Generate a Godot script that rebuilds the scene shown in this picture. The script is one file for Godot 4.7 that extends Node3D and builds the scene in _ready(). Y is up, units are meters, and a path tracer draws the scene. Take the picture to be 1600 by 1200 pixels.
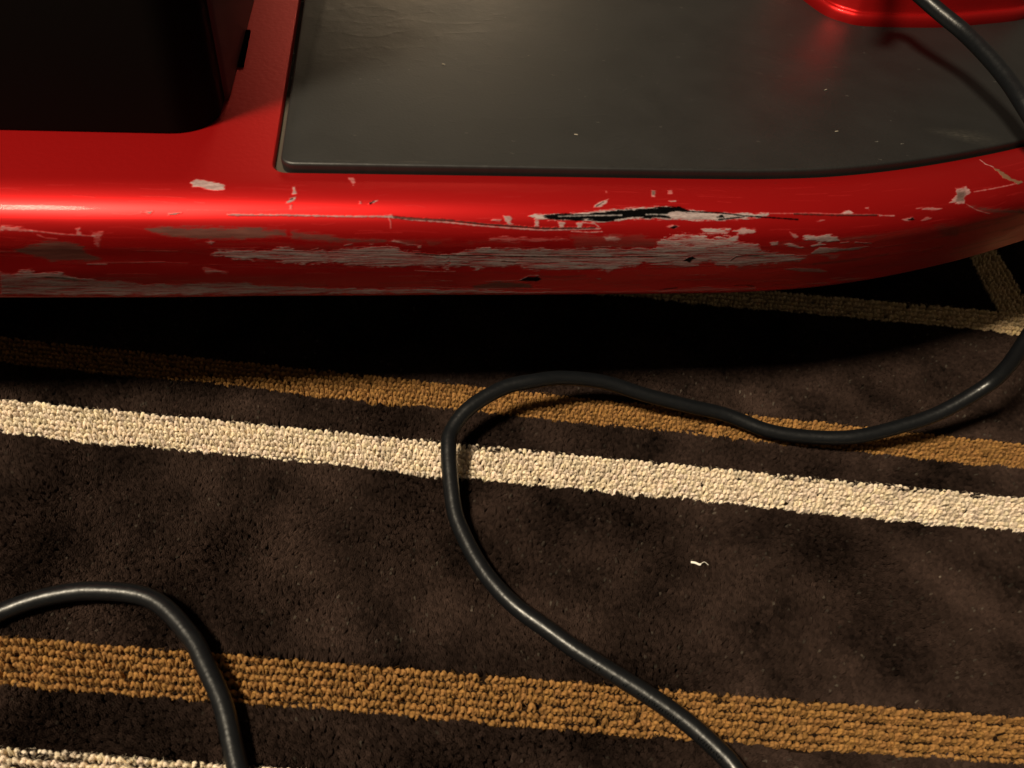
extends Node3D

# World axes: x runs along the scooter's side towards its front, y is up, z runs out of its side towards the viewer. Metres.
const DECK := 0.17           # height of the red deck
const EDGE := -0.3553        # z of the inner edge of the painted rim along the straight side
const CENTRE := -0.61        # z of the scooter's centre line
const REACH := 0.78          # length of rim that carries wear
const ACROSS := 0.10         # developed width of the rim's profile
const TEX_W := 2048
const TEX_H := 320

var rng := RandomNumberGenerator.new()
var paint: Image
var finish: Image            # r = clear coat, g = roughness, b = metal
var relief: Image
var rough_edge := FastNoiseLite.new()
var flecks := FastNoiseLite.new()


func _ready() -> void:
	rng.seed = 71
	var env := Environment.new()
	env.background_mode = Environment.BG_COLOR
	env.background_color = Color(0.095, 0.076, 0.054).linear_to_srgb()
	env.tonemap_mode = Environment.TONE_MAPPER_LINEAR
	env.tonemap_exposure = 1.0
	env.sdfgi_enabled = true
	env.ssao_enabled = true
	env.ssil_enabled = true
	var around := WorldEnvironment.new()
	around.name = "room_dimness"
	around.environment = env
	add_child(around)

	var cam := Camera3D.new()
	cam.name = "camera"
	cam.transform = Transform3D(Basis(Vector3(0.9898, 0.0890, 0.1110), Vector3(0.0218, 0.6762, -0.7364), Vector3(-0.1406, 0.7314, 0.6673)).orthonormalized(), Vector3(0, 0.40, 0))
	cam.fov = 51.28
	cam.near = 0.02
	cam.far = 20.0
	var lens := CameraAttributesPhysical.new()
	lens.frustum_focal_length = 25.0
	lens.frustum_focus_distance = 0.50
	lens.exposure_aperture = 9.0
	lens.frustum_near = 0.02
	lens.frustum_far = 20.0
	cam.attributes = lens
	add_child(cam)

	# the ceiling lamp over the viewer's left shoulder, and a wide, dimmer warm wall lamp beyond the scooter
	var key := OmniLight3D.new()
	key.name = "ceiling_lamp"
	key.position = Vector3(0.08, 0, -0.36) + 2.3 * Vector3(-0.455, 0.85, 0.265)
	key.light_color = Color(1.0, 0.93, 0.81)
	key.light_energy = 9.5
	key.light_size = 0.17
	key.omni_range = 12.0
	key.omni_attenuation = 2.0
	key.shadow_enabled = true
	add_child(key)
	var wall := AreaLight3D.new()
	wall.name = "wall_lamp"
	wall.area_size = Vector2(0.45, 0.5)
	wall.area_range = 12.0
	wall.light_color = Color(1.0, 0.87, 0.70)
	wall.light_energy = 0.75
	wall.shadow_enabled = true
	add_child(wall)
	wall.look_at_from_position(Vector3(0.18, 1.25, -2.8), Vector3(0.1, 0.1, -0.4))

	carpet()
	scooter()
	cable()
	litter()


# ---------------------------------------------------------------- helpers

func numbered(called: String, parent: Node) -> String:
	if not parent.has_node(called):
		return called
	var n := 1
	while parent.has_node("%s_%03d" % [called, n]):
		n += 1
	return "%s_%03d" % [called, n]


func put(called: String, mesh: Mesh, m: Material, parent: Node = self) -> MeshInstance3D:
	var o := MeshInstance3D.new()
	o.name = numbered(called, parent)
	o.mesh = mesh
	o.material_override = m
	parent.add_child(o, true)
	return o


func tag(o: Node, label: String, category: String, group := "") -> void:
	o.set_meta("label", label)
	o.set_meta("category", category)
	if group:
		o.set_meta("group", group)


func lin(r: float, g: float, b: float) -> Color:
	return Color(r, g, b).linear_to_srgb()


func mat(c: Color, rough := 0.6, metal := 0.0) -> StandardMaterial3D:
	var m := StandardMaterial3D.new()
	m.albedo_color = c
	m.roughness = rough
	m.metallic = metal
	return m


func noise_tex(freq: float, size: int, ramp: Gradient = null, octaves := 4, bump := 0.0, sd := 1) -> NoiseTexture2D:
	var n := FastNoiseLite.new()
	n.seed = sd
	n.frequency = freq
	n.fractal_octaves = octaves
	var t := NoiseTexture2D.new()
	t.width = size
	t.height = size
	t.seamless = true
	t.noise = n
	if bump > 0.0:
		t.as_normal_map = true
		t.bump_strength = bump
	if ramp:
		t.color_ramp = ramp
	return t


func spline(points: Array, each: int, closed := false) -> Array:
	var out := []
	var n := points.size()
	var last := n if closed else n - 1
	for i in last:
		var b = points[i]
		var c = points[(i + 1) % n]
		var a = points[(i - 1 + n) % n] if closed or i > 0 else 2 * b - c
		var d = points[(i + 2) % n] if closed or i + 2 < n else 2 * c - b
		for k in each:
			var t := float(k) / each
			out.append(0.5 * (2 * b + (c - a) * t + (2 * a - 5 * b + 4 * c - d) * t * t + (3 * b - a - 3 * c + d) * t * t * t))
	if not closed:
		out.append(points[n - 1])
	return out


# A grid of points as a smooth sheet; rows x columns, wrap joins the last column to the first.
func sheet(rows: Array, uvs: Array = [], flip := false) -> ArrayMesh:
	var st := SurfaceTool.new()
	st.begin(Mesh.PRIMITIVE_TRIANGLES)
	st.set_smooth_group(0)
	var w: int = rows[0].size()
	for i in rows.size():
		for j in w:
			if uvs.size():
				st.set_uv(uvs[i][j])
			else:
				st.set_uv(Vector2(j, i))
			st.add_vertex(rows[i][j])
	for i in rows.size() - 1:
		for j in w - 1:
			var a: int = i * w + j
			for k in ([a, a + w, a + 1, a + 1, a + w, a + w + 1] if flip else [a, a + 1, a + w, a + 1, a + w + 1, a + w]):
				st.add_index(k)
	st.generate_normals()
	return st.commit()


# A flat polygon with a rounded or square edge: outline in (x, z), steps = [[inset, height], ...] from the bottom of the edge to the top face.
func slab(outline: PackedVector2Array, steps: Array, uv_scale := 1.0, uv_from := Vector2.ZERO) -> ArrayMesh:
	var st := SurfaceTool.new()
	st.begin(Mesh.PRIMITIVE_TRIANGLES)
	if Geometry2D.is_polygon_clockwise(outline):
		outline.reverse()
	var n := outline.size()
	var rings := []
	for s in steps:
		var ring := []
		for i in n:
			var p := outline[i]
			var e := (outline[(i + 1) % n] - outline[(i - 1 + n) % n]).normalized()
			var inward := Vector2(-e.y, e.x)
			var q: Vector2 = p + inward * s[0]
			ring.append(Vector3(q.x, s[1], q.y))
		rings.append(ring)
	st.set_smooth_group(1)
	for r in rings.size() - 1:
		for i in n:
			var j := (i + 1) % n
			for v in [rings[r][i], rings[r][j], rings[r + 1][i], rings[r][j], rings[r + 1][j], rings[r + 1][i]]:
				st.set_uv((Vector2(v.x, v.z) - uv_from) * uv_scale)
				st.add_vertex(v)
	var top := PackedVector2Array()
	for v in rings[-1]:
		top.append(Vector2(v.x, v.z))
	var y: float = steps[-1][1]
	var tri := Geometry2D.triangulate_polygon(top)
	for k in range(0, tri.size(), 3):
		var a := top[tri[k]]
		var b := top[tri[k + 1]]
		var c := top[tri[k + 2]]
		if (b - a).cross(c - a) < 0:
			var swap := b
			b = c
			c = swap
		for q in [a, b, c]:
			st.set_uv((q - uv_from) * uv_scale)
			st.add_vertex(Vector3(q.x, y, q.y))
	st.generate_normals()
	return st.commit()


func tube(points: Array, radius: float, sides := 14, each := 6) -> ArrayMesh:
	var c := spline(points, each)
	var rows := []
	var uvs := []
	var up := Vector3.UP
	var run := 0.0
	for i in c.size():
		var t: Vector3 = (c[min(i + 1, c.size() - 1)] - c[max(i - 1, 0)]).normalized()
		var side := t.cross(up).normalized()
		up = side.cross(t).normalized()
		if i:
			run += (c[i] - c[i - 1]).length()
		var row := []
		var uv := []
		for k in sides + 1:
			var a := TAU * k / sides
			row.append(c[i] + radius * (cos(a) * side + sin(a) * up))
			uv.append(Vector2(float(k) / sides, run / 0.03))
		rows.append(row)
		uvs.append(uv)
	return sheet(rows, uvs, true)


func box_mesh(size: Vector3) -> BoxMesh:
	var b := BoxMesh.new()
	b.size = size
	return b


# ---------------------------------------------------------------- carpet

# Each woven stripe: [z at x = 0 of its far edge, slope, z at x = 0 of its near edge, slope, from x, to x, rows of loops]
const STRIPES := [
	["ochre", -0.3745, 0.1732, -0.3500, 0.1740, -0.48, 0.74, 6],
	["cream", -0.3229, 0.1654, -0.2946, 0.1656, -0.48, 0.74, 7],
	["ochre", -0.1724, 0.1570, -0.1467, 0.1580, -0.48, 0.74, 6],
	["cream", -0.1200, 0.1590, -0.0915, 0.1590, -0.48, 0.74, 7],
	["tan", -0.5035, 0.1400, -0.4810, 0.1520, -0.10, 0.74, 5],
]
const PILE_X0 := -0.48
const PILE_X1 := 0.74
const PILE_Z0 := -0.60
const PILE_Z1 := 0.08


func in_cross_stripe(x: float, z: float) -> bool:
	var t := (z + 0.4327) / -0.0603
	var left := lerpf(0.4833, 0.4933, t)
	return x > left and x < left + 0.032 and z < -0.425 and z > -0.60


func tuft_mesh() -> ArrayMesh:
	var st := SurfaceTool.new()
	st.begin(Mesh.PRIMITIVE_TRIANGLES)
	st.set_smooth_group(0)
	var r := RandomNumberGenerator.new()
	r.seed = 5
	for f in 9:
		var a := TAU * f / 8.0 + r.randf() * 0.5
		var d := 0.0 if f == 8 else r.randf_range(0.45, 0.7)
		var foot := Vector3(cos(a) * d * 0.5, 0, sin(a) * d * 0.5)
		var tip := Vector3(cos(a) * d * 1.05 + r.randf_range(-0.15, 0.15), r.randf_range(0.80, 0.94), sin(a) * d * 1.05 + r.randf_range(-0.15, 0.15))
		if f == 8:
			tip.y = 0.98
		var mid := (foot + tip) * 0.5 + Vector3(cos(a), 0, sin(a)) * 0.10
		for k in 4:
			var b0 := TAU * k / 4.0 + a
			var b1 := TAU * (k + 1) / 4.0 + a
			var w := 0.28
			var p0 := Vector3(cos(b0) * w, 0, sin(b0) * w)
			var p1 := Vector3(cos(b1) * w, 0, sin(b1) * w)
			for v in [foot + p0, mid + p0, foot + p1, foot + p1, mid + p0, mid + p1, mid + p0, tip + p0 * 0.8, mid + p1, mid + p1, tip + p0 * 0.8, tip + p1 * 0.8]:
				st.add_vertex(v)
			st.add_vertex(tip + p0 * 0.8)
			st.add_vertex(tip + Vector3(0, 0.11, 0))
			st.add_vertex(tip + p1 * 0.8)
	st.generate_normals()
	return st.commit()


# One yarn loop: two plies twisted round each other and bent over into an arch, unit sized (about 1 long, 1 high).
func loop_mesh(twist: float) -> ArrayMesh:
	var st := SurfaceTool.new()
	st.begin(Mesh.PRIMITIVE_TRIANGLES)
	for ply in 2:
		var rows := []
		for i in 12:
			var t := float(i) / 11.0
			var a := PI * (1.12 * t - 0.06)
			var c := Vector3(-cos(a) * 0.33, sin(a) * 0.62 - 0.02, 0.16 * (t - 0.5))
			var tang := Vector3(sin(a) * 0.33, cos(a) * 0.62, 0.0).normalized()
			var out := Vector3(0, 0, 1)
			var nor := tang.cross(out)
			var turn := twist + t * 5.5 + PI * ply
			c += (cos(turn) * out + sin(turn) * nor) * 0.10
			var row := []
			for k in 9:
				var b := TAU * k / 8.0
				row.append(c + 0.215 * (cos(b) * out + sin(b) * nor))
			rows.append(row)
		st.append_from(sheet(rows, [], true), 0, Transform3D())
	return st.commit()


# A thin bent fibre, unit long, lying along x.
func strand_mesh() -> ArrayMesh:
	var rows := []
	for i in 5:
		var t := i / 4.0
		var row := []
		for k in 4:
			var a := TAU * k / 3.0
			row.append(Vector3(t - 0.5, 0.10 * sin(t * PI) + 0.026 * sin(a), 0.08 * sin(t * 5.0) + 0.026 * cos(a)))
		rows.append(row)
	return sheet(rows, [], true)


func scatter(called: String, mesh: Mesh, m: Material, buffer: PackedFloat32Array, parent: Node) -> void:
	var mm := MultiMesh.new()
	mm.transform_format = MultiMesh.TRANSFORM_3D
	mm.use_colors = true
	mm.mesh = mesh
	mm.instance_count = buffer.size() / 16
	mm.buffer = buffer
	var o := MultiMeshInstance3D.new()
	o.name = numbered(called, parent)
	o.multimesh = mm
	o.material_override = m
	o.set_meta("kind", "stuff")
	parent.add_child(o, true)


func put_copy(buffer: PackedFloat32Array, at: int, b: Basis, p: Vector3, c: Color) -> void:
	buffer[at] = b.x.x
	buffer[at + 1] = b.y.x
	buffer[at + 2] = b.z.x
	buffer[at + 3] = p.x
	buffer[at + 4] = b.x.y
	buffer[at + 5] = b.y.y
	buffer[at + 6] = b.z.y
	buffer[at + 7] = p.y
	buffer[at + 8] = b.x.z
	buffer[at + 9] = b.y.z
	buffer[at + 10] = b.z.z
	buffer[at + 11] = p.z
	buffer[at + 12] = c.r
	buffer[at + 13] = c.g
	buffer[at + 14] = c.b
	buffer[at + 15] = 1.0


func carpet() -> void:
	var ground := Node3D.new()
	ground.name = "carpet_floor"
	ground.set_meta("kind", "structure")
	add_child(ground)
	var plane := PlaneMesh.new()
	plane.size = Vector2(8, 8)
	var back := put("carpet_backing", plane, mat(lin(0.011, 0.0066, 0.0045), 1.0), ground)
	(back.material_override as StandardMaterial3D).specular_mode = BaseMaterial3D.SPECULAR_DISABLED
	back.position = Vector3(0, -0.0062, -0.4)
	back.set_meta("kind", "structure")

	var wob := FastNoiseLite.new()
	wob.seed = 3
	wob.frequency = 60.0
	wob.fractal_octaves = 2
	var lean := FastNoiseLite.new()
	lean.seed = 9
	lean.frequency = 7.0
	lean.fractal_octaves = 3
	var tone := FastNoiseLite.new()
	tone.seed = 12
	tone.frequency = 15.0
	tone.fractal_octaves = 3

	var clump := FastNoiseLite.new()
	clump.seed = 14
	clump.frequency = 210.0
	clump.fractal_octaves = 2

	# brown cut pile
	var step := 0.00146
	var nx := int((PILE_X1 - PILE_X0) / step)
	var nz := int((PILE_Z1 - PILE_Z0 + 0.20) / step)
	var buf := PackedFloat32Array()
	buf.resize(nx * nz * 16)
	var used := 0
	for i in nx:
		for j in nz:
			var x := PILE_X0 + (i + 0.5 * (j % 2)) * step + rng.randf_range(-0.4, 0.4) * step
			var z := PILE_Z0 - 0.12 + j * step + 0.163 * x + rng.randf_range(-0.28, 0.28) * step   # the tufts stand in rows along the stripes
			if z < PILE_Z0 or z > PILE_Z1:
				continue
			var w := wob.get_noise_2d(x, z) * 0.0022
			var skip := false
			for s in STRIPES:
				if z + w > s[1] + s[2] * x + 0.0004 and z + w < s[3] + s[4] * x - 0.0004 and x > s[5]:
					skip = true
					break
			if skip or in_cross_stripe(x, z):
				continue
			var l1 := lean.get_noise_2d(x, z)
			var l2 := lean.get_noise_2d(x + 7.0, z - 3.0)
			var tilt := Vector3(l1 * 0.9 + rng.randf_range(-0.2, 0.2) + 0.1, 1.0, l2 * 0.9 + rng.randf_range(-0.2, 0.2))
			var y := tilt.normalized()
			var xx := Vector3(cos(rng.randf() * TAU), 0, sin(rng.randf() * TAU))
			xx = (xx - y * xx.dot(y)).normalized()
			var zz := xx.cross(y)
			var h := 0.0060 * rng.randf_range(0.94, 1.04) * (1.0 + 0.08 * l2 + 0.06 * clump.get_noise_2d(x, z))
			var wd := 0.00122 * rng.randf_range(0.85, 1.25)
			var k := (1.0 + 0.95 * tone.get_noise_2d(x, z) + 0.5 * clump.get_noise_2d(x + 3.0, z)) * rng.randf_range(0.82, 1.18)
			var mix := 1.0
			if rng.randf() < 0.013:
				k *= rng.randf_range(1.5, 3.0)
				mix = 1.3
				wd *= 0.6
				h *= 1.08
			put_copy(buf, used * 16, Basis(xx * wd, y * h, zz * wd), Vector3(x, -0.006, z), Color(0.0262 * k, 0.0163 * k * mix, 0.0130 * k * mix))
			used += 1
	buf.resize(used * 16)
	var pile := mat(Color.WHITE, 0.8)
	pile.metallic_specular = 0.12
	pile.vertex_color_use_as_albedo = true
	scatter("brown_cut_pile", tuft_mesh(), pile, buf, ground)

	# loop pile stripes, row by row
	var yarn := mat(Color.WHITE, 0.8)
	yarn.metallic_specular = 0.3
	yarn.vertex_color_use_as_albedo = true
	var grain := noise_tex(0.06, 256, null, 3, 0.0, 4)
	yarn.heightmap_enabled = true
	yarn.heightmap_texture = grain
	yarn.heightmap_scale = 0.06
	yarn.uv1_triplanar = true
	yarn.uv1_scale = Vector3(0.7, 0.7, 0.7)
	var loop := [loop_mesh(0.3), loop_mesh(1.6), loop_mesh(2.5)]
	for s in STRIPES:
		loop_stripe(s[0], loop, yarn, ground, Vector2(s[5], s[1] + s[2] * s[5]), Vector2(s[6], s[1] + s[2] * s[6]), Vector2(s[5], s[3] + s[4] * s[5]), Vector2(s[6], s[3] + s[4] * s[6]), s[7])
	loop_stripe("tan", loop, yarn, ground, Vector2(0.5153, -0.4250), Vector2(0.5433, -0.60), Vector2(0.4833, -0.4250), Vector2(0.5113, -0.60), 7)


func loop_stripe(colour: String, loops: Array, m: Material, parent: Node, far0: Vector2, far1: Vector2, near0: Vector2, near1: Vector2, rows: int) -> void:
	var length := (far1 - far0).length()
	var base := Color(0.86, 0.72, 0.55) if colour == "cream" else Color(0.72, 0.53, 0.30) if colour == "tan" else Color(0.325, 0.163, 0.050)
	var bufs := [PackedFloat32Array(), PackedFloat32Array(), PackedFloat32Array()]
	var pitch := 0.0031
	var n := int(length / pitch)
	for i in 3:
		bufs[i].resize((n + 2) * rows * 16)
	var used := [0, 0, 0]
	var drift := FastNoiseLite.new()
	drift.seed = 21
	drift.frequency = 14.0
	var across := ((near0 - far0).length() + (near1 - far1).length()) * 0.5 / rows
	for r in rows:
		var run := rng.randf() * pitch
		while run < length:
			var t := run / length
			var f := (r + 0.5) / rows
			var d := (far1 - far0).normalized()
			var side := Vector2(-d.y, d.x)
			var c := far0.lerp(far1, t).lerp(near0.lerp(near1, t), f)
			c += side * (drift.get_noise_2d(run * 3.0, r * 2.0 + far0.y * 9.0) * 0.0008 + rng.randf_range(-0.0002, 0.0002))
			run += pitch * rng.randf_range(0.8, 1.2)
			if rng.randf() < 0.010:
				continue
			var yaw := -d.angle() + 0.38 + rng.randf_range(-0.28, 0.28)
			var b := Basis(Vector3.UP, yaw) * Basis(Vector3(1, 0, 0), rng.randf_range(-0.18, 0.18)) * Basis(Vector3(0, 0, 1), rng.randf_range(-0.15, 0.15))
			var big := rng.randf_range(0.86, 1.12)
			b = b * Basis.from_scale(Vector3(0.0034 * big, 0.0066 * rng.randf_range(0.93, 1.07), across * 1.06 * big))
			var k := rng.randf_range(0.80, 1.14)
			var w := rng.randi() % 3
			if used[w] >= (n + 2) * rows:
				continue
			put_copy(bufs[w], used[w] * 16, b, Vector3(c.x, -0.0057, c.y), Color(base.r * k, base.g * k * rng.randf_range(0.97, 1.03), base.b * k * rng.randf_range(0.92, 1.06)))
			used[w] += 1
	# loose fibres that stand off the yarn and soften it
	var fuzz := PackedFloat32Array()
	var strands := int(length * across * rows / 2.6e-6)
	fuzz.resize(strands * 16)
	for i in strands:
		var t := rng.randf()
		var c := far0.lerp(far1, t).lerp(near0.lerp(near1, t), rng.randf_range(0.03, 0.97))
		var b := Basis(Vector3.UP, rng.randf() * TAU) * Basis(Vector3(0, 0, 1), rng.randf_range(-0.5, 0.5))
		var k := rng.randf_range(0.85, 1.25)
		put_copy(fuzz, i * 16, b.scaled(Vector3.ONE * rng.randf_range(0.0013, 0.0028)), Vector3(c.x, rng.randf_range(-0.0013, 0.0002), c.y), Color(base.r * k, base.g * k, base.b * k))
	scatter("%s_stray_fibres" % colour, strand_mesh(), m, fuzz, parent)
	for i in 3:
		var part: PackedFloat32Array = bufs[i]
		part.resize(used[i] * 16)
		scatter("%s_loop_stripe" % colour, loops[i], m, part, parent)


# ---------------------------------------------------------------- wear on the paint

func start_paint() -> void:
	rough_edge.seed = 31
	rough_edge.frequency = 1.0
	rough_edge.fractal_octaves = 4
	flecks.seed = 8
	flecks.frequency = 1.0
	flecks.fractal_octaves = 3
	paint = Image.create(TEX_W, TEX_H, false, Image.FORMAT_RGB8)
	finish = Image.create(TEX_W, TEX_H, false, Image.FORMAT_RGB8)
	relief = Image.create(TEX_W, TEX_H, false, Image.FORMAT_RGB8)
	paint.fill(RED)
	finish.fill(Color(1.0, RED_ROUGH, RED_METAL))
	relief.fill(Color(0.7, 0.7, 0.7))
	# hairline scratches and faint dirt that run along the side
	for i in 420:
		var s := rng.randf_range(5, 770)
		var v := rng.randf_range(8, 92)
		var len := rng.randf_range(3, 26)
		wear("hair", rng.randf_range(0.08, 0.3), 0.35, false, [s, v, s + len * 0.5, v + rng.randf_range(-0.5, 0.5), s + len, v + rng.randf_range(-1.0, 1.0)])
	for i in 150:
		var s := rng.randf_range(5, 640)
		var v := rng.randf_range(40, 82)
		var len := rng.randf_range(4, 34)
		wear("gray", rng.randf_range(0.12, 0.45), rng.randf_range(0.25, 0.6), false, [s, v, s + len * 0.5, v + rng.randf_range(-0.5, 0.5), s + len, v + rng.randf_range(-0.8, 0.8)])
	for i in 70:
		var s := rng.randf_range(5, 700)
		var v := rng.randf_range(38, 82)
		var len := rng.randf_range(8, 60)
		wear("smudge", rng.randf_range(0.10, 0.32), rng.randf_range(0.8, 2.6), false, [s, v, s + len * 0.5, v + rng.randf_range(-0.8, 0.8), s + len, v + rng.randf_range(-1.2, 1.2)])


# Wear in millimetres along and across the rim: a patch with a ragged outline, or a scratch of a given width.
func wear(kind: String, strength: float, size: float, patch: bool, list: Array) -> void:
	var pts := PackedVector2Array()
	for i in range(0, list.size(), 2):
		pts.append(Vector2(list[i], list[i + 1]))
	var margin := size * 1.5 + 0.8
	var lo := pts[0]
	var hi := pts[0]
	for p in pts:
		lo = lo.min(p)
		hi = hi.max(p)
	var sx := TEX_W / (REACH * 1000.0)
	var sy := TEX_H / (ACROSS * 1000.0)
	var soft := 1.6 if kind == "smudge" else 0.65 if kind == "gray" and patch else 0.4
	for py in range(maxi(0, int((lo.y - margin - soft) * sy)), mini(TEX_H, int((hi.y + margin + soft) * sy) + 1)):
		for px in range(maxi(2, int((lo.x - margin - soft) * sx)), mini(TEX_W - 2, int((hi.x + margin + soft) * sx) + 1)):
			var q := Vector2((px + 0.5) / sx, (py + 0.5) / sy)
			var d := 1e9
			var n := pts.size()
			for i in (n if patch else n - 1):
				var e := Geometry2D.get_closest_point_to_segment(q, pts[i], pts[(i + 1) % n])
				d = minf(d, q.distance_squared_to(e))
			d = sqrt(d)
			if patch:
				if Geometry2D.is_point_in_polygon(q, pts):
					d = -d
				d += size * (1.3 * rough_edge.get_noise_2d(q.x * 0.10 + q.y * 0.12 + pts[0].x, q.y * 0.65) + 0.5 * rough_edge.get_noise_2d(q.x * 0.5, q.y * 1.8 + 30.0))
			else:
				d -= size * 0.5 * (1.0 + 0.9 * rough_edge.get_noise_2d(q.x * 0.3 + pts[0].x, q.y * 0.3))
			var a := clampf(0.5 - d / soft, 0.0, 1.0)
			if a <= 0.0:
				continue
			var grain := flecks.get_noise_2d(q.x * 0.05 + q.y * 0.08, q.y * 0.42)
			var fine := flecks.get_noise_2d(q.x * 0.30 + 40.0, q.y * 1.6)
			if kind == "gray" and patch and size > 0.9:
				a *= 0.92 + 0.40 * clampf(rough_edge.get_noise_2d(q.x * 0.03 + 9.0, q.y * 1.5) * 1.8, -1.0, 0.6)
				a *= 0.45 + 0.55 * smoothstep(-0.38, 0.16, grain + 0.45 * fine + clampf(-d * 0.16, -0.1, 0.30))
			a = minf(a * strength, 0.97)
			var c: Color
			var f: Color
			var h := 0.5
			match kind:
				"gray":
					var k := 1.0 + 0.22 * grain + 0.18 * fine
					c = Color(0.51 * k, 0.482 * k, 0.478 * k)
					f = Color(0.0, 0.72, 0.0)
				"smudge":
					c = Color(0.23, 0.20, 0.17) * (1.0 + 0.3 * grain)
					f = Color(0.25, 0.55, 0.0)
					h = 0.68
				"gouge":
					c = Color(0.035, 0.035, 0.037) * (1.0 + 0.8 * fine)
					f = Color(0.0, 0.8, 1.0)
					h = 0.0
				"dark":
					c = Color(0.22, 0.16, 0.14)
					f = Color(0.0, 0.7, 0.8)
					h = 0.2
				"brown":
					c = Color(0.36, 0.30, 0.22)
					f = Color(0.0, 0.7, 0.0)
					h = 0.3
				_:
					c = Color(0.60, 0.22, 0.22)
					f = Color(0.6, 0.5, 0.2)
					h = 0.62
			paint.set_pixel(px, py, paint.get_pixel(px, py).lerp(c, a))
			finish.set_pixel(px, py, finish.get_pixel(px, py).lerp(f, minf(1.0, a * 1.2)))
			var r := lerpf(relief.get_pixel(px, py).r, h, a)
			relief.set_pixel(px, py, Color(r, r, r))


func marks() -> void:
	wear("smudge", 0.75, 1.5, true, [121, 46, 131, 42.5, 138, 40.5, 148, 40.5, 153, 43, 153, 47.5, 159, 52, 156, 53.5, 144, 53, 135, 54, 132, 51.5, 127, 49.5])
	wear("smudge", 0.80, 1.2, true, [183, 34, 188, 33, 234, 33, 247, 34.5, 248, 37, 233, 38.5, 218, 39, 203, 38.5, 189, 36.5])
	wear("smudge", 0.70, 1.2, true, [250, 35, 264, 36, 276, 38, 295, 39.5, 294, 40.5, 263, 40, 250, 38.5])
	wear("smudge", 0.45, 1.2, true, [301, 39.5, 312, 40, 313, 41.5, 304, 41.5])
	wear("smudge", 0.40, 1.2, true, [316, 40, 323, 40.5, 323, 42, 317, 42])
	wear("smudge", 0.45, 2.0, true, [388, 36, 425, 35.5, 436, 38.5, 434, 43, 393, 44])
	wear("smudge", 0.35, 2.0, true, [594, 39, 604, 40, 617, 45, 621, 53, 606, 49])
	wear("smudge", 0.70, 1.2, true, [615, 30.5, 630, 34.5, 662, 41.5, 667, 45, 628, 36.5])
	wear("gray", 0.90, 0.7, true, [203, 8.5, 205, 6.5, 212, 8, 219, 10.5, 219, 13.5, 214, 14, 208, 12.5, 204, 12])
	wear("gray", 0.80, 0.5, true, [182, 26, 187, 25.5, 186, 27, 183, 26.5])
	wear("gray", 0.80, 0.5, true, [194, 27, 198, 26, 200, 26, 197, 27])
	wear("gray", 0.70, 1.0, true, [120, 32, 124, 33, 133, 34.5, 133, 35.5, 125, 35, 119, 35])
	wear("gray", 0.60, 0.5, false, [133, 35, 146, 36.5, 160, 37.5])
	wear("gray", 0.60, 0.8, true, [152, 34, 154, 33.5, 154, 36.5, 152, 37])
	wear("gray", 0.50, 1.0, true, [159, 35, 164, 35, 160, 44, 159, 42.5])
	wear("gray", 0.70, 0.7, false, [151, 56, 160, 56])
	wear("gray", 0.40, 0.6, false, [135, 37, 138, 38.5, 143, 39])
	wear("gray", 0.85, 1.6, true, [109, 62.5, 116, 63.5, 119, 60, 125, 59, 124, 63, 137, 62, 141, 66, 154, 69, 163, 70, 174, 73, 196, 72, 223, 71.5, 228, 74, 260, 77, 293, 78.5, 328, 79, 381, 81.5, 382, 83, 226, 83, 101, 82])
	wear("smudge", 0.80, 1.1, false, [129, 66.5, 135, 67, 142, 69])
	wear("gray", 0.70, 0.6, true, [209, 40.5, 212, 39.5, 214, 40.5, 212, 42])
	wear("gray", 0.85, 2.2, true, [210, 49, 215, 46, 225, 45.5, 234, 46.5, 244, 44, 255, 46, 267, 46.5, 272, 45.5, 283, 43, 301, 43.5, 302, 46.5, 314, 47.5, 327, 49.5, 327, 60, 310, 57.5, 301, 59, 283, 58, 268, 55, 254, 56, 243, 55, 231, 53, 221, 52.5, 215, 50.5])
	wear("gray", 0.60, 1.0, true, [203, 59.5, 206, 58.5, 210, 60, 216, 62.5, 215, 64.5, 211, 63, 206, 63.5])
	wear("gray", 0.85, 0.4, true, [251, 11.5, 252, 11, 253, 15.5, 251, 16])
	wear("gray", 0.90, 0.4, true, [248, 21, 250, 18.5, 253, 17, 252, 19.5, 249, 21])
	wear("gouge", 0.90, 0.5, false, [250, 19, 251, 18.5])
	wear("gray", 0.50, 0.5, true, [250, 22.5, 251, 22, 251, 24, 250, 24])
	wear("gray", 0.70, 0.4, true, [283, 19.5, 284, 19.5, 284, 21, 283, 21])
	wear("gray", 0.80, 0.4, true, [287, 21, 290, 19.5, 292, 19, 290, 20.5])
	wear("gouge", 0.90, 0.4, false, [288, 21, 290, 19.5])
	wear("gray", 0.60, 0.7, true, [277, 3, 280, 3, 281, 7.5, 280, 9.5])
	wear("gray", 0.50, 0.7, false, [297, 28, 298, 30, 298, 33])
	wear("gray", 0.70, 0.6, false, [275, 42.5, 279, 41.5])
	wear("gray", 0.60, 0.6, false, [259, 45.5, 262, 44.5])
	wear("gray", 0.60, 0.5, true, [311, 43, 313, 42.5, 313, 44.5, 311, 44.5])
	wear("gray", 0.60, 1.0, true, [297, 40, 299, 39, 312, 42.5, 307, 42.5])
	wear("gray", 0.75, 0.8, false, [221, 27, 227, 27, 249, 27, 272, 27.5, 295, 27.5, 310, 29, 326, 30, 342, 31.5, 358, 32.5, 375, 33.5, 404, 32.5])
	wear("dark", 0.80, 0.8, false, [298, 27.5, 310, 28.5, 326, 29, 342, 30.5, 358, 31.5, 375, 32.5, 401, 32])
	wear("gray", 0.80, 0.5, true, [295, 27, 299, 26.5, 299, 28, 295, 28])
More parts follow.
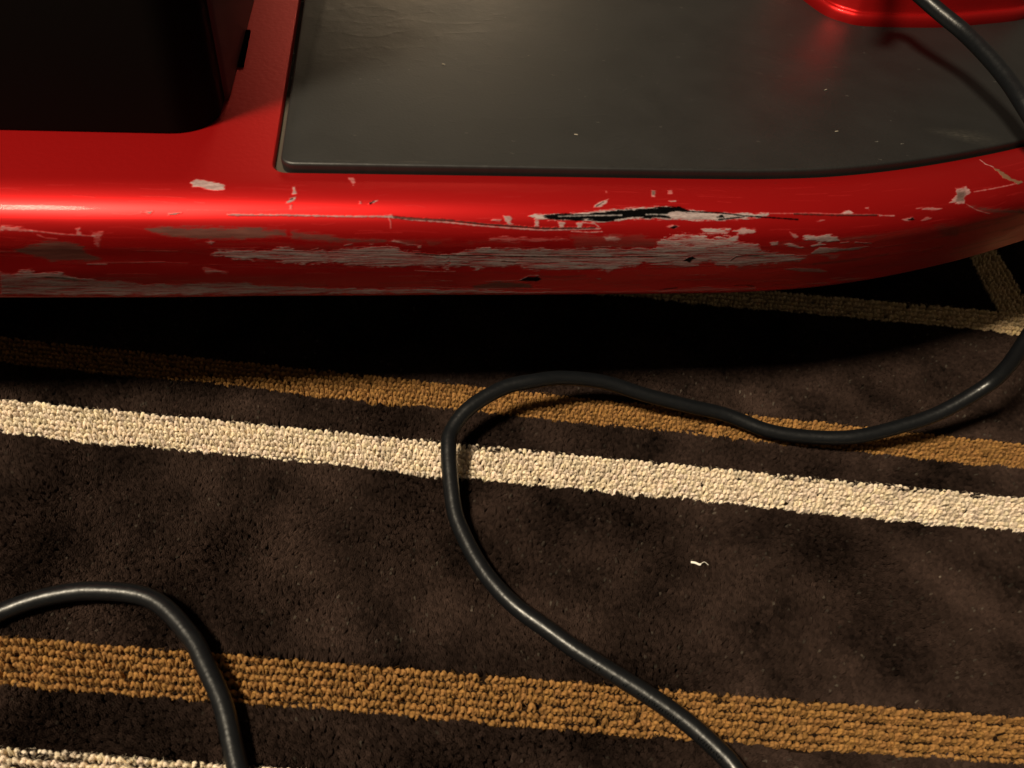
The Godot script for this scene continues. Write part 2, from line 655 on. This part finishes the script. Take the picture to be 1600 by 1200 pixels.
	wear("gray", 0.85, 0.5, true, [354, 26.5, 357, 26.5, 359, 27.5, 357, 29.5, 359, 30.5, 357, 31, 355, 29.5])
	wear("gray", 0.70, 0.6, true, [349, 28, 353, 28.5, 352, 29.5, 348, 29])
	wear("gray", 0.95, 0.8, true, [367, 26.5, 370, 25.5, 381, 25.5, 398, 24, 417, 22, 439, 20.5, 451, 22.5, 466, 24, 494, 24.5, 494, 26, 482, 27, 470, 28, 456, 28, 442, 27.5, 420, 27.5, 406, 29.5, 391, 28.5, 381, 28.5, 375, 28, 370, 28])
	wear("gouge", 1.00, 0.7, true, [373, 27, 381, 25.5, 398, 25, 417, 23, 439, 21, 446, 20.5, 451, 23, 442, 23.5, 438, 25.5, 442, 27, 420, 26.5, 405, 29, 396, 27.5, 391, 28.5, 381, 28])
	wear("gray", 0.90, 0.7, false, [382, 26.5, 396, 26, 415, 25.5])
	wear("gray", 0.90, 0.8, false, [428, 25, 439, 25])
	wear("gouge", 0.90, 0.5, false, [446, 23, 468, 24, 481, 25.5, 494, 26.5, 510, 28])
	wear("gouge", 0.90, 0.5, false, [467, 27.5, 481, 26])
	wear("gouge", 0.90, 0.5, true, [465, 26, 469, 25, 470, 26.5, 466, 26.5])
	wear("gray", 0.85, 0.5, true, [370, 28.5, 372, 28.5, 372, 31.5, 370, 31.5])
	wear("gray", 0.85, 0.6, true, [382, 29.5, 386, 29, 385, 31.5, 383, 32])
	wear("gray", 0.85, 0.6, true, [391, 29.5, 395, 29, 394, 32, 392, 32])
	wear("gray", 0.80, 0.6, false, [395, 29.5, 401, 30, 403, 31.5])
	wear("gray", 0.70, 0.6, false, [389, 34, 398, 34.5, 405, 34])
	wear("gray", 0.45, 1.2, true, [347, 37, 352, 37, 372, 37.5, 388, 37.5, 389, 39, 369, 40, 347, 39.5])
	wear("gray", 0.60, 1.0, true, [406, 36.5, 410, 36, 416, 37, 414, 40, 408, 39.5])
	wear("gray", 0.60, 0.6, false, [402, 43.5, 411, 43])
	wear("gray", 0.90, 2.0, true, [327, 49.5, 344, 44, 362, 45, 393, 44.5, 427, 44.5, 436, 44, 436, 38, 446, 35, 460, 35.5, 463, 37.5, 476, 36.5, 479, 39, 490, 40.5, 493, 45.5, 508, 49.5, 522, 52.5, 520, 55.5, 498, 57, 493, 58.5, 474, 58, 468, 54.5, 458, 59, 448, 58, 432, 55, 430, 57, 416, 60.5, 395, 61, 370, 61, 365, 57.5, 346, 60, 342, 62, 339, 58.5, 327, 58.5])
	wear("gray", 0.60, 1.0, true, [394, 60, 416, 57, 429, 52.5, 415, 62, 414, 65.5, 412, 61])
	wear("gray", 0.90, 1.0, true, [457, 32.5, 459, 32, 474, 32, 472, 35, 463, 35.5])
	wear("gray", 0.85, 0.8, true, [475, 33.5, 480, 32, 488, 32.5, 487, 34, 481, 35.5])
	wear("gray", 0.85, 0.8, true, [474, 37, 478, 35.5, 479, 38.5, 476, 39])
	wear("dark", 0.80, 0.6, false, [310, 48, 323, 49.5, 343, 49.5, 367, 50.5, 394, 50.5, 415, 50.5, 444, 49.5])
	wear("gouge", 0.70, 0.5, false, [480, 53, 482, 50, 488, 49.5, 496, 49.5])
	wear("gouge", 0.85, 0.6, true, [453, 53, 457, 50, 459, 51.5, 457, 54.5])
	wear("dark", 0.60, 0.9, false, [355, 54, 362, 55])
	wear("gray", 0.60, 0.5, true, [439, 31.5, 442, 30, 446, 31, 444, 32.5])
	wear("gouge", 0.90, 0.4, true, [441, 31.5, 443, 30.5, 445, 31, 443, 32])
	wear("gray", 0.70, 0.4, true, [433, 10, 435, 10.5, 434, 15, 432, 15])
	wear("smudge", 0.80, 0.3, true, [433, 11, 435, 11, 434, 13.5, 433, 13.5])
	wear("gray", 0.60, 0.4, true, [442, 10.5, 444, 10, 444, 13, 441, 13])
	wear("gray", 1.00, 0.4, true, [441, 17.5, 445, 17, 445, 18, 442, 18])
	wear("gray", 0.85, 0.5, true, [400, 22, 404, 18.5, 409, 16.5, 408, 19, 404, 21.5])
	wear("gouge", 0.60, 0.4, false, [402, 21, 406, 18.5])
	wear("gray", 0.50, 0.3, true, [408, 11, 409, 11, 409, 12.5, 408, 12.5])
	wear("gray", 0.60, 0.5, false, [459, 66, 465, 65.5, 470, 66])
	wear("gray", 0.60, 0.4, true, [408, 68.5, 411, 68, 411, 70])
	wear("gouge", 0.90, 0.6, true, [366, 70.5, 370, 67, 376, 67, 378, 69, 376, 71.5, 371, 71.5])
	wear("gray", 0.70, 0.6, false, [348, 71.5, 359, 71, 366, 70.5, 371, 66, 376, 66])
	wear("smudge", 0.70, 1.2, true, [341, 75.5, 355, 72, 362, 73, 373, 74, 374, 77.5, 342, 78.5])
	wear("gray", 0.60, 0.6, false, [323, 70.5, 330, 71])
	wear("gray", 0.60, 0.6, false, [310, 61.5, 320, 62.5, 331, 62.5])
	wear("gray", 0.60, 0.6, false, [294, 77.5, 315, 77, 345, 78.5, 385, 79])
	wear("gray", 0.40, 0.5, false, [315, 77, 328, 76])
	wear("gray", 0.50, 1.0, true, [381, 81, 437, 82, 473, 78, 504, 80, 505, 82, 437, 83, 382, 83])
	wear("dark", 0.70, 0.9, false, [448, 80.5, 453, 79, 457, 78.5])
	wear("dark", 0.60, 0.9, false, [491, 77, 498, 77, 503, 79])
	wear("gray", 0.80, 0.6, true, [496, 40, 501, 39.5, 501, 42, 498, 42.5])
	wear("gray", 0.80, 0.7, true, [504, 41.5, 508, 41, 519, 45, 515, 45, 509, 43.5])
	wear("gray", 0.90, 0.9, true, [514, 37.5, 515, 36, 521, 37.5, 527, 36.5, 534, 39, 536, 41.5, 526, 41.5, 515, 39])
	wear("gray", 0.85, 0.8, true, [521, 43.5, 525, 41.5, 529, 43.5, 522, 44.5])
	wear("gray", 0.85, 0.8, true, [523, 49.5, 526, 45, 544, 48, 558, 48.5, 551, 50, 536, 50, 524, 50.5])
	wear("gray", 0.70, 0.7, false, [537, 43, 542, 43])
	wear("gray", 0.70, 0.8, false, [546, 43.5, 557, 46])
	wear("gray", 0.70, 0.6, true, [506, 34.5, 510, 36, 512, 38, 510, 38.5])
	wear("gray", 0.70, 0.8, true, [513, 62, 523, 62, 535, 64.5, 544, 69, 537, 68.5, 520, 64.5])
	wear("gray", 0.50, 1.0, true, [547, 75.5, 558, 77, 578, 82, 573, 83, 556, 81])
	wear("gray", 0.50, 1.0, true, [528, 50, 542, 53, 541, 57.5, 538, 57.5, 535, 54.5])
	wear("gray", 0.40, 0.8, true, [531, 79, 552, 80.5, 549, 82.5])
	wear("gray", 0.50, 0.5, false, [495, 24.5, 519, 25, 537, 26.5, 557, 28.5])
	wear("gray", 0.85, 0.6, true, [534, 26, 536, 25, 539, 24.5, 542, 26.5])
	wear("gray", 0.70, 0.5, true, [549, 24, 551, 24, 551, 25.5])
	wear("dark", 0.70, 0.7, false, [508, 25, 536, 27, 555, 28.5])
	wear("gray", 0.70, 0.7, false, [557, 29, 566, 30])
	wear("gray", 0.70, 0.6, true, [571, 32.5, 578, 32, 580, 33.5, 574, 34])
	wear("gouge", 0.80, 0.5, true, [574, 33, 578, 32.5, 579, 33.5])
	wear("gray", 0.60, 0.6, true, [584, 34.5, 588, 33, 591, 34.5, 587, 35.5])
	wear("gray", 0.70, 0.6, true, [580, 27.5, 588, 28, 598, 30, 590, 30])
	wear("gray", 0.70, 0.5, true, [520, 29.5, 524, 28.5, 525, 29, 521, 30])
	wear("gray", 0.80, 0.8, true, [603, 27.5, 609, 24, 610, 20, 618, 20, 620, 24, 614, 26, 614, 29.5])
	wear("smudge", 0.60, 0.8, true, [610, 22.5, 616, 22.5, 613, 28, 608, 27.5])
	wear("gray", 0.60, 0.7, false, [622, 24, 641, 24.5, 660, 24.5])
	wear("gray", 0.85, 0.9, false, [643, 3, 643, 7.5, 646, 11])
	wear("brown", 0.90, 0.6, true, [645, 11.5, 648, 13, 653, 21, 661, 24.5, 656, 25, 647, 19.5])
	wear("gray", 0.60, 0.5, false, [615, 30, 623, 34.5, 635, 39])


# ---------------------------------------------------------------- scooter

const RED := Color(0.685, 0.085, 0.09)
const RED_ROUGH := 0.42
const RED_METAL := 0.74


func red_paint() -> StandardMaterial3D:
	var m := mat(RED, RED_ROUGH, RED_METAL)
	m.metallic_specular = 0.35
	m.clearcoat_enabled = true
	m.clearcoat = 0.03
	m.clearcoat_roughness = 0.055
	m.heightmap_enabled = true
	m.heightmap_texture = noise_tex(0.05, 512, null, 4, 0.0, 17)
	m.heightmap_scale = 0.006
	m.uv1_triplanar = true
	m.uv1_world_triplanar = true
	m.uv1_scale = Vector3(9, 9, 9)
	return m


func rim_path() -> Array:
	var pts := []
	for x in [-0.75, -0.55, -0.35, -0.15, 0.05, 0.16]:
		pts.append(Vector2(x, EDGE))
	pts += [Vector2(0.2012, -0.3562), Vector2(0.2396, -0.3595), Vector2(0.2818, -0.3672), Vector2(0.3280, -0.3792), Vector2(0.3786, -0.3955), Vector2(0.43, -0.4165), Vector2(0.475, -0.446), Vector2(0.505, -0.49), Vector2(0.52, -0.548), Vector2(0.523, CENTRE)]
	var half := spline(pts, 12)
	var whole := half.duplicate()
	for i in range(half.size() - 2, -1, -1):
		whole.append(Vector2(half[i].x, 2 * CENTRE - half[i].y))
	return whole


func offset_path(path: Array, out: float) -> Array:
	var r := []
	for i in path.size():
		var t: Vector2 = (path[min(i + 1, path.size() - 1)] - path[max(i - 1, 0)]).normalized()
		r.append(path[i] + Vector2(-t.y, t.x) * out)
	return r


func scooter() -> void:
	var root := Node3D.new()
	root.name = "mobility_scooter"
	add_child(root)
	tag(root, "scuffed metallic red mobility scooter base with black floor mat standing on striped carpet", "mobility scooter")
	start_paint()
	marks()

	# painted rim: a profile swept round the deck
	var prof := []
	for p in [[0, 0], [9, -0.3], [16, -1.8], [22, -4.5], [27, -9], [30, -15], [30.5, -21], [29.5, -28], [27, -42], [23.6, -54], [21.8, -61]]:
		prof.append(Vector2(p[0], p[1]) * 0.001)
	prof = spline(prof, 8)
	for p in [[21, -62.4], [19.4, -63], [16, -62.6], [10, -57]]:
		prof.append(Vector2(p[0], p[1]) * 0.001)
	var path := rim_path()
	var run := [0.0]
	for i in range(1, path.size()):
		run.append(run[-1] + (path[i] - path[i - 1]).length())
	var across := [0.0]
	for j in range(1, prof.size()):
		across.append(across[-1] + (prof[j] - prof[j - 1]).length())
	var from := 0.45                        # the wear begins this far along the path
	var sway := FastNoiseLite.new()
	sway.seed = 2
	sway.frequency = 5.0
	var rows := []
	var uvs := []
	for i in path.size():
		var t: Vector2 = (path[min(i + 1, path.size() - 1)] - path[max(i - 1, 0)]).normalized()
		var nrm := Vector2(-t.y, t.x)
		var row := []
		var uv := []
		for j in prof.size():
			var dent := 0.0006 * sway.get_noise_2d(run[i], across[j] * 3.0) * smoothstep(0.01, 0.03, across[j])
			var q: Vector2 = path[i] + nrm * (prof[j].x + dent)
			row.append(Vector3(q.x, DECK + prof[j].y, q.y))
			uv.append(Vector2((run[i] - from) / REACH, across[j] / ACROSS))
		rows.append(row)
		uvs.append(uv)
	var worn := mat(Color.WHITE, 1.0, 1.0)
	worn.albedo_texture = ImageTexture.create_from_image(paint)
	var fin := ImageTexture.create_from_image(finish)
	worn.roughness_texture = fin
	worn.roughness_texture_channel = BaseMaterial3D.TEXTURE_CHANNEL_GREEN
	worn.metallic_texture = fin
	worn.metallic_texture_channel = BaseMaterial3D.TEXTURE_CHANNEL_BLUE
	worn.metallic_specular = 0.35
	worn.clearcoat_enabled = true
	worn.clearcoat = 0.03
	worn.clearcoat_texture = fin
	worn.clearcoat_roughness = 0.055
	worn.heightmap_enabled = true
	worn.heightmap_texture = ImageTexture.create_from_image(relief)
	worn.heightmap_scale = 0.09
	worn.texture_repeat = false
	var rim := put("fender", sheet(rows, uvs), worn, root)
	rim.set_meta("label", "red fender with grey scuffs and a black gouge along its side")

	# deck: the red floor behind the rim to the left of the mat, with a rounded inner corner and a small bevel towards the recess
	var red := red_paint()
	var deck := PackedVector2Array([Vector2(-0.75, EDGE)])
	for k in 7:
		var a := PI * 0.5 * k / 6.0
		deck.append(Vector2(-0.0592 + 0.008 - 0.008 * sin(a), EDGE - 0.008 + 0.008 * cos(a)))
	deck.append(Vector2(-0.0592, 2 * CENTRE - EDGE))
	deck.append(Vector2(-0.75, 2 * CENTRE - EDGE))
	var red_deck := deck_mesh(deck)
	put("deck", red_deck, red, root)
	var inner := offset_path(path, -0.0002)
	var recess := PackedVector2Array()
	for p in inner:
		if p.x > -0.066:
			recess.append(p)
	recess.insert(0, Vector2(-0.066, EDGE - 0.0002))
	recess.append(Vector2(-0.066, 2 * CENTRE - EDGE + 0.0002))
	var dusty := mat(lin(0.048, 0.037, 0.026), 0.95)
	put("mat_recess", slab(recess, [[0, DECK - 0.02], [0, DECK - 0.0020]]), dusty, root)
	var wall_rows := []
	for p in path:
		if p.x > -0.7:
			wall_rows.append([Vector3(p.x, DECK - 0.006, p.y), Vector3(p.x, DECK, p.y)])
	put("recess_lip", sheet(wall_rows), red, root)

	rubber_mat(root, path)
	seat_box(root, red)
	cowl(root, red)
	running_gear(root)


# The deck sheet: its three outer sides stay sharp, the edge along the mat is bevelled.
func deck_mesh(outline: PackedVector2Array) -> ArrayMesh:
	var st := SurfaceTool.new()
	st.begin(Mesh.PRIMITIVE_TRIANGLES)
	var n := outline.size()
	var top := PackedVector2Array(outline)
	for i in range(1, n - 1):               # bevel the points along the mat
		var e := (outline[i + 1] - outline[i - 1]).normalized()
		if i < n - 2:
			top[i] = outline[i] + Vector2(-0.0012, 0.0)
	top[0] = outline[0]
	top[1] = outline[1] + Vector2(-0.0004, 0)
	top[n - 2] = outline[n - 2] + Vector2(-0.0012, 0)
	st.set_smooth_group(0)
	var tri := Geometry2D.triangulate_polygon(top)
	for k in range(0, tri.size(), 3):
		var a := top[tri[k]]
		var b := top[tri[k + 1]]
		var c := top[tri[k + 2]]
		if (b - a).cross(c - a) < 0:
			var swap := b
			b = c
			c = swap
		for q in [a, b, c]:
			st.add_vertex(Vector3(q.x, DECK, q.y))
	for i in range(1, n - 2):
		var a := Vector3(top[i].x, DECK, top[i].y)
		var b := Vector3(top[i + 1].x, DECK, top[i + 1].y)
		var c := Vector3(outline[i].x, DECK - 0.0009, outline[i].y)
		var d := Vector3(outline[i + 1].x, DECK - 0.0009, outline[i + 1].y)
		var e := c - Vector3(0, 0.006, 0)
		var f := d - Vector3(0, 0.006, 0)
		st.set_smooth_group(1)
		for v in [a, b, c, b, d, c, c, d, e, d, f, e]:
			st.add_vertex(v)
	st.generate_normals()
	return st.commit()


func rubber_mat(root: Node, path: Array) -> void:
	var edge := offset_path(path, -0.0016)
	var outline := PackedVector2Array()
	for k in 7:
		var a := PI * 0.5 * k / 6.0
		outline.append(Vector2(-0.0558 + 0.007 - 0.007 * cos(a), EDGE - 0.0016 - 0.007 + 0.007 * sin(a)))
	for p in edge:
		if p.x > -0.04:
			outline.append(p)
	outline.append(Vector2(-0.0558, 2 * CENTRE - EDGE + 0.0016))
	var top := DECK + 0.0046
	var mesh := slab(outline, [[0.0004, DECK - 0.0018], [0, DECK + 0.0028], [0.0002, DECK + 0.0038], [0.0006, DECK + 0.0044], [0.0013, top]], 1.0 / 0.5, Vector2(-0.06, -0.86))
	var size := 1024
	var col := Image.create(size, size, false, Image.FORMAT_RGB8)
	var gloss := Image.create(size, size, false, Image.FORMAT_RGB8)
	var bump := Image.create(size, size, false, Image.FORMAT_RGB8)
	var soft := FastNoiseLite.new()
	soft.seed = 40
	soft.frequency = 0.011
	soft.fractal_octaves = 4
	var crease := FastNoiseLite.new()
	crease.seed = 41
	crease.frequency = 0.014
	crease.fractal_type = FastNoiseLite.FRACTAL_RIDGED
	crease.fractal_octaves = 3
	var grit := FastNoiseLite.new()
	grit.seed = 42
	grit.frequency = 0.25
	for y in size:
		for x in size:
			var a := soft.get_noise_2d(x, y)
			var g := grit.get_noise_2d(x, y)
			var c := crease.get_noise_2d(x * 0.7 + y * 0.4, y * 1.3)
			var k := 0.096 + 0.008 * a + 0.006 * g
			col.set_pixel(x, y, Color(k, k, k * 0.985))
			var r := 0.48 + 0.035 * a + 0.04 * g
			gloss.set_pixel(x, y, Color(r, r, r))
			var worn_in := smoothstep(520.0, 120.0, x) * smoothstep(880.0, 560.0, y)
			var h := 0.5 + (0.06 + 0.26 * worn_in) * a + 0.12 * worn_in * c * absf(c) + 0.03 * g + 0.035 * smoothstep(0.5, 0.95, c)
			bump.set_pixel(x, y, Color(h, h, h))
	# dry scuffs: a pale rubbed corner near the curve and small nicks
	for i in 110:
		var p := Vector2(rng.randf_range(60, 980), rng.randf_range(330, 1015))
		var d := Vector2.from_angle(rng.randf_range(-0.6, 0.6)) * rng.randf_range(0.5, 4.0)
		var k := rng.randf_range(0.22, 0.34)
		for t in 6:
			var q := p + d * (t / 5.0)
			col.set_pixel(clampi(int(q.x), 0, size - 1), clampi(int(q.y), 0, size - 1), Color(k, k * 0.97, k * 0.9))
	var rub := Vector2(0.337 + 0.06, -0.397 + 0.86) * 2.0 * size
	for y in range(int(rub.y) - 60, int(rub.y) + 40):
		for x in range(int(rub.x) - 90, int(rub.x) + 60):
			if x < 0 or y < 0 or x >= size or y >= size:
				continue
			var q := (Vector2(x, y) - rub).rotated(-0.25)
			var f := clampf(1.0 - absf(q.y + 4.0) / (9.0 + maxf(0.0, q.x + 50.0) * 0.22), 0.0, 1.0) * clampf(1.0 - absf(q.x) / 55.0, 0.0, 1.0)
			f *= 0.55 + 0.6 * grit.get_noise_2d(x * 0.4, y * 0.9)
			col.set_pixel(x, y, col.get_pixel(x, y).lerp(Color(0.36, 0.34, 0.30), clampf(f * 0.55, 0.0, 1.0)))
	var m := mat(Color.WHITE, 1.0)
	m.albedo_texture = ImageTexture.create_from_image(col)
	m.roughness_texture = ImageTexture.create_from_image(gloss)
	m.heightmap_enabled = true
	m.heightmap_texture = ImageTexture.create_from_image(bump)
	m.heightmap_scale = 0.085
	put("floor_mat", mesh, m, root)


func rounded(x0: float, x1: float, z0: float, z1: float, r: float) -> PackedVector2Array:
	var o := PackedVector2Array()
	for c in [[x1 - r, z1 - r, 0.0], [x0 + r, z1 - r, 0.5], [x0 + r, z0 + r, 1.0], [x1 - r, z0 + r, 1.5]]:
		for k in 9:
			var a: float = PI * (c[2] + 0.5 * k / 8.0)
			o.append(Vector2(c[0] + r * cos(a), c[1] + r * sin(a)))
	return o


func seat_box(root: Node, red: Material) -> void:
	var black := mat(lin(0.0045, 0.0038, 0.0034), 0.5)
	black.metallic_specular = 0.06
	var body := slab(rounded(-0.56, -0.0905, -0.80, -0.389, 0.024), [[0.001, DECK - 0.001], [0, DECK + 0.002], [0, 0.385], [0.002, 0.392], [0.008, 0.396]])
	var b := put("seat_box", body, black, root)
	var shade := mat(lin(0.055, 0.0016, 0.0022), 0.6)
	# red panel let into the side that faces the mat
	var side := PackedVector2Array([Vector2(-0.0912, -0.78), Vector2(-0.0912, -0.4235), Vector2(-0.0893, -0.4250), Vector2(-0.0885, -0.4285), Vector2(-0.0885, -0.775), Vector2(-0.0893, -0.78)])
	put("side_panel", slab(side, [[0, DECK + 0.0006], [0, 0.376], [0.0008, 0.378]]), shade, b)
	# slot at the foot of that panel
	var gap := put("panel_slot", box_mesh(Vector3(0.0034, 0.0014, 0.046)), mat(lin(0.002, 0.002, 0.002), 1.0), b)
	(gap.material_override as StandardMaterial3D).specular_mode = BaseMaterial3D.SPECULAR_DISABLED
	gap.position = Vector3(-0.0872, DECK + 0.0009, -0.487)
	gap.rotation.y = 0.02


func cowl(root: Node, red: Material) -> void:
	var pts := [Vector2(0.3050, -0.6150), Vector2(0.3079, -0.5893), Vector2(0.3143, -0.5652), Vector2(0.3254, -0.5533), Vector2(0.3387, -0.5482), Vector2(0.3702, -0.5490), Vector2(0.4040, -0.5522), Vector2(0.4412, -0.5612), Vector2(0.4800, -0.5730), Vector2(0.5010, -0.5900), Vector2(0.5080, -0.6150)]
	var half := pts.duplicate()
	for i in range(half.size() - 2, 0, -1):
		pts.append(Vector2(half[i].x, 2 * -0.615 - half[i].y))
	var ring := spline(pts, 6, true)
	var base := DECK + 0.0046
	var prof := [[0, 0], [-0.2, 2], [0, 4.6], [0.4, 6.2], [1.2, 7.5], [2.4, 8.1], [3.4, 8.0], [4.1, 7.4], [4.6, 7.6], [4.9, 9.0], [5.4, 14], [9, 40], [20, 90], [27, 160], [34, 200], [45, 215], [60, 220]]
	var rows := []
	for j in prof.size():
		var row := []
		for i in ring.size() + 1:
			var k := i % ring.size()
			var t: Vector2 = (ring[(k + 1) % ring.size()] - ring[(k - 1 + ring.size()) % ring.size()]).normalized()
			var q: Vector2 = ring[k] - Vector2(-t.y, t.x) * prof[j][0] * 0.001
			row.append(Vector3(q.x, base + prof[j][1] * 0.001, q.y))
		rows.append(row)
	put("front_cowl", sheet(rows, []), red, root)


func running_gear(root: Node) -> void:
	var steel := mat(lin(0.012, 0.012, 0.012), 0.6)
	var frame := put("chassis", box_mesh(Vector3(1.10, 0.052, 0.40)), steel, root)
	frame.position = Vector3(-0.16, 0.136, CENTRE)
	for spot in [Vector2(0.20, -0.54), Vector2(0.20, -0.68), Vector2(-0.52, -0.54), Vector2(-0.52, -0.68)]:
		var wheel := Node3D.new()
		wheel.name = numbered("wheel", root)
		root.add_child(wheel, true)
		wheel.position = Vector3(spot.x, 0.0555, spot.y)
		wheel.rotation.x = PI * 0.5
		var tyre := TorusMesh.new()
		tyre.inner_radius = 0.030
		tyre.outer_radius = 0.0545
		put("tyre", tyre, mat(lin(0.02, 0.02, 0.02), 0.9), wheel)
		var hub := CylinderMesh.new()
		hub.top_radius = 0.033
		hub.bottom_radius = 0.033
		hub.height = 0.022
		put("rim", hub, mat(lin(0.3, 0.3, 0.3), 0.4, 0.8), wheel)


# ---------------------------------------------------------------- cable and litter

func cable() -> void:
	var pts := [Vector3(0.375, 0.255, -0.575), Vector3(0.315, 0.257, -0.535), Vector3(0.283, 0.252, -0.485),
		Vector3(0.326, 0.222, -0.515), Vector3(0.336, 0.217, -0.494), Vector3(0.344, 0.213, -0.480), Vector3(0.353, 0.209, -0.462), Vector3(0.357, 0.206, -0.439), Vector3(0.360, 0.202, -0.415), Vector3(0.360, 0.198, -0.392), Vector3(0.365, 0.190, -0.375), Vector3(0.377, 0.172, -0.358), Vector3(0.379, 0.150, -0.333), Vector3(0.385, 0.115, -0.320), Vector3(0.383, 0.082, -0.313), Vector3(0.380, 0.062, -0.310), Vector3(0.372, 0.048, -0.308), Vector3(0.347, 0.032, -0.302), Vector3(0.320, 0.022, -0.299), Vector3(0.293, 0.015, -0.298), Vector3(0.267, 0.010, -0.303), Vector3(0.241, 0.008, -0.311), Vector3(0.215, 0.010, -0.324), Vector3(0.187, 0.014, -0.330), Vector3(0.159, 0.019, -0.336), Vector3(0.133, 0.025, -0.342), Vector3(0.105, 0.030, -0.342), Vector3(0.085, 0.032, -0.338), Vector3(0.066, 0.031, -0.334), Vector3(0.045, 0.027, -0.323), Vector3(0.033, 0.022, -0.311), Vector3(0.029, 0.019, -0.297), Vector3(0.030, 0.011, -0.263), Vector3(0.034, 0.008, -0.245), Vector3(0.044, 0.006, -0.221), Vector3(0.058, 0.006, -0.200), Vector3(0.076, 0.006, -0.183), Vector3(0.088, 0.006, -0.172), Vector3(0.103, 0.006, -0.160), Vector3(0.117, 0.006, -0.149), Vector3(0.131, 0.006, -0.137), Vector3(0.141, 0.006, -0.127), Vector3(0.150, 0.006, -0.116), Vector3(0.155, 0.006, -0.108), Vector3(0.161, 0.006, -0.091), Vector3(0.158, 0.006, -0.073), Vector3(0.124, 0.006, -0.054), Vector3(0.054, 0.006, -0.049), Vector3(-0.011, 0.006, -0.060), Vector3(-0.050, 0.006, -0.082), Vector3(-0.067, 0.006, -0.106), Vector3(-0.076, 0.006, -0.128), Vector3(-0.085, 0.008, -0.155), Vector3(-0.095, 0.009, -0.174), Vector3(-0.106, 0.010, -0.192), Vector3(-0.127, 0.011, -0.212), Vector3(-0.156, 0.010, -0.219), Vector3(-0.180, 0.008, -0.218), Vector3(-0.200, 0.006, -0.212), Vector3(-0.223, 0.006, -0.199), Vector3(-0.249, 0.006, -0.188)]
	var m := mat(lin(0.0042, 0.0048, 0.0058), 0.32)
	m.heightmap_enabled = true
	m.heightmap_texture = noise_tex(0.03, 256, null, 4, 0.0, 6)
	m.heightmap_scale = 0.007
	var worn := Gradient.new()
	worn.set_color(0, Color(0.72, 0.72, 0.72))
	worn.set_color(1, Color(1.0, 1.0, 1.0))
	m.roughness = 0.42
	m.metallic_specular = 0.42
	m.roughness_texture = noise_tex(0.02, 256, worn, 5, 0.0, 33)
	var root := put("charging_cable", tube(pts, 0.00475, 18, 8), m)
	tag(root, "thick black rubber cable looping over the carpet and up across the scooter's mat", "cable")
	# moulded lettering along the sheath, too worn to read: short raised strokes
	var st := SurfaceTool.new()
	st.begin(Mesh.PRIMITIVE_TRIANGLES)
	var run := spline(pts, 40)
	var since := 0.0
	for i in range(1, run.size() - 1):
		since += (run[i] - run[i - 1]).length()
		if run[i].z < -0.168 or run[i].x < 0.05 or run[i].x > 0.152 or run[i].z > -0.10 or since < 0.0011:
			continue
		since = rng.randf_range(-0.0004, 0.0)
		if rng.randf() < 0.16:
			since = -0.004
			continue
		var along: Vector3 = (run[i + 1] - run[i - 1]).normalized()
		var side := along.cross(Vector3.UP).normalized()
		var out := (side * 0.80 + Vector3.UP * 0.60).normalized()
		var cross := out.cross(along).normalized()
		var stroke := BoxMesh.new()
		stroke.size = Vector3(0.00035, 0.00016, rng.randf_range(0.0011, 0.0019))
		var tilt := Basis(along, out, cross).rotated(out, rng.randf_range(-0.5, 0.5))
		st.append_from(stroke, 0, Transform3D(tilt, run[i] + out * 0.00475 + cross * rng.randf_range(-0.0002, 0.0002)))
	put("moulded_lettering", st.commit(), mat(lin(0.045, 0.048, 0.055), 0.5), root)


func litter() -> void:
	# a scrap of white lint on the brown pile
	var lint := put("lint_scrap", tube([Vector3(-0.0040, 0.0010, -0.0012), Vector3(-0.0018, 0.0016, -0.0003), Vector3(0.0004, 0.0013, 0.0008), Vector3(0.0012, 0.0012, 0.0006)], 0.0007, 8, 4), mat(lin(0.75, 0.72, 0.66), 0.9))
	lint.position = Vector3(0.1693, 0, -0.2203)
	tag(lint, "tiny scrap of white lint lying on the brown carpet right of the cable loop", "lint")
	var tail := put("loose_fibre", tube([Vector3(0.001, 0.0012, 0.0006), Vector3(0.0035, 0.0022, -0.0002), Vector3(0.0058, 0.0010, 0.0012)], 0.00022, 6, 4), mat(lin(0.5, 0.47, 0.42), 0.9), lint)
	tail.rotation.y = 0.0
	var spots := [[0.2698, -0.4498, 0.4, "pale crumb on the mat below the red cowl"], [0.2565, -0.3995, 0.1, "pale crumb on the mat near its curved edge, below another crumb"], [0.0993, -0.3894, -0.3, "pale crumb in the middle of the mat near its front edge"], [0.0310, -0.4665, -0.5, "pale crumb on the mat beneath the brightest part of its sheen"]]
	for s in spots:
		var crumb := put("crumb", tube([Vector3(-0.0009, 0.0003, 0), Vector3(0.0002, 0.0004, 0.0001), Vector3(0.0010, 0.0003, -0.0001)], 0.0003, 6, 3), mat(lin(0.24, 0.21, 0.165), 0.9))
		crumb.position = Vector3(s[0], DECK + 0.0046, s[1])
		crumb.rotation.y = s[2]
		tag(crumb, s[3], "crumb", "pale crumbs on the floor mat")
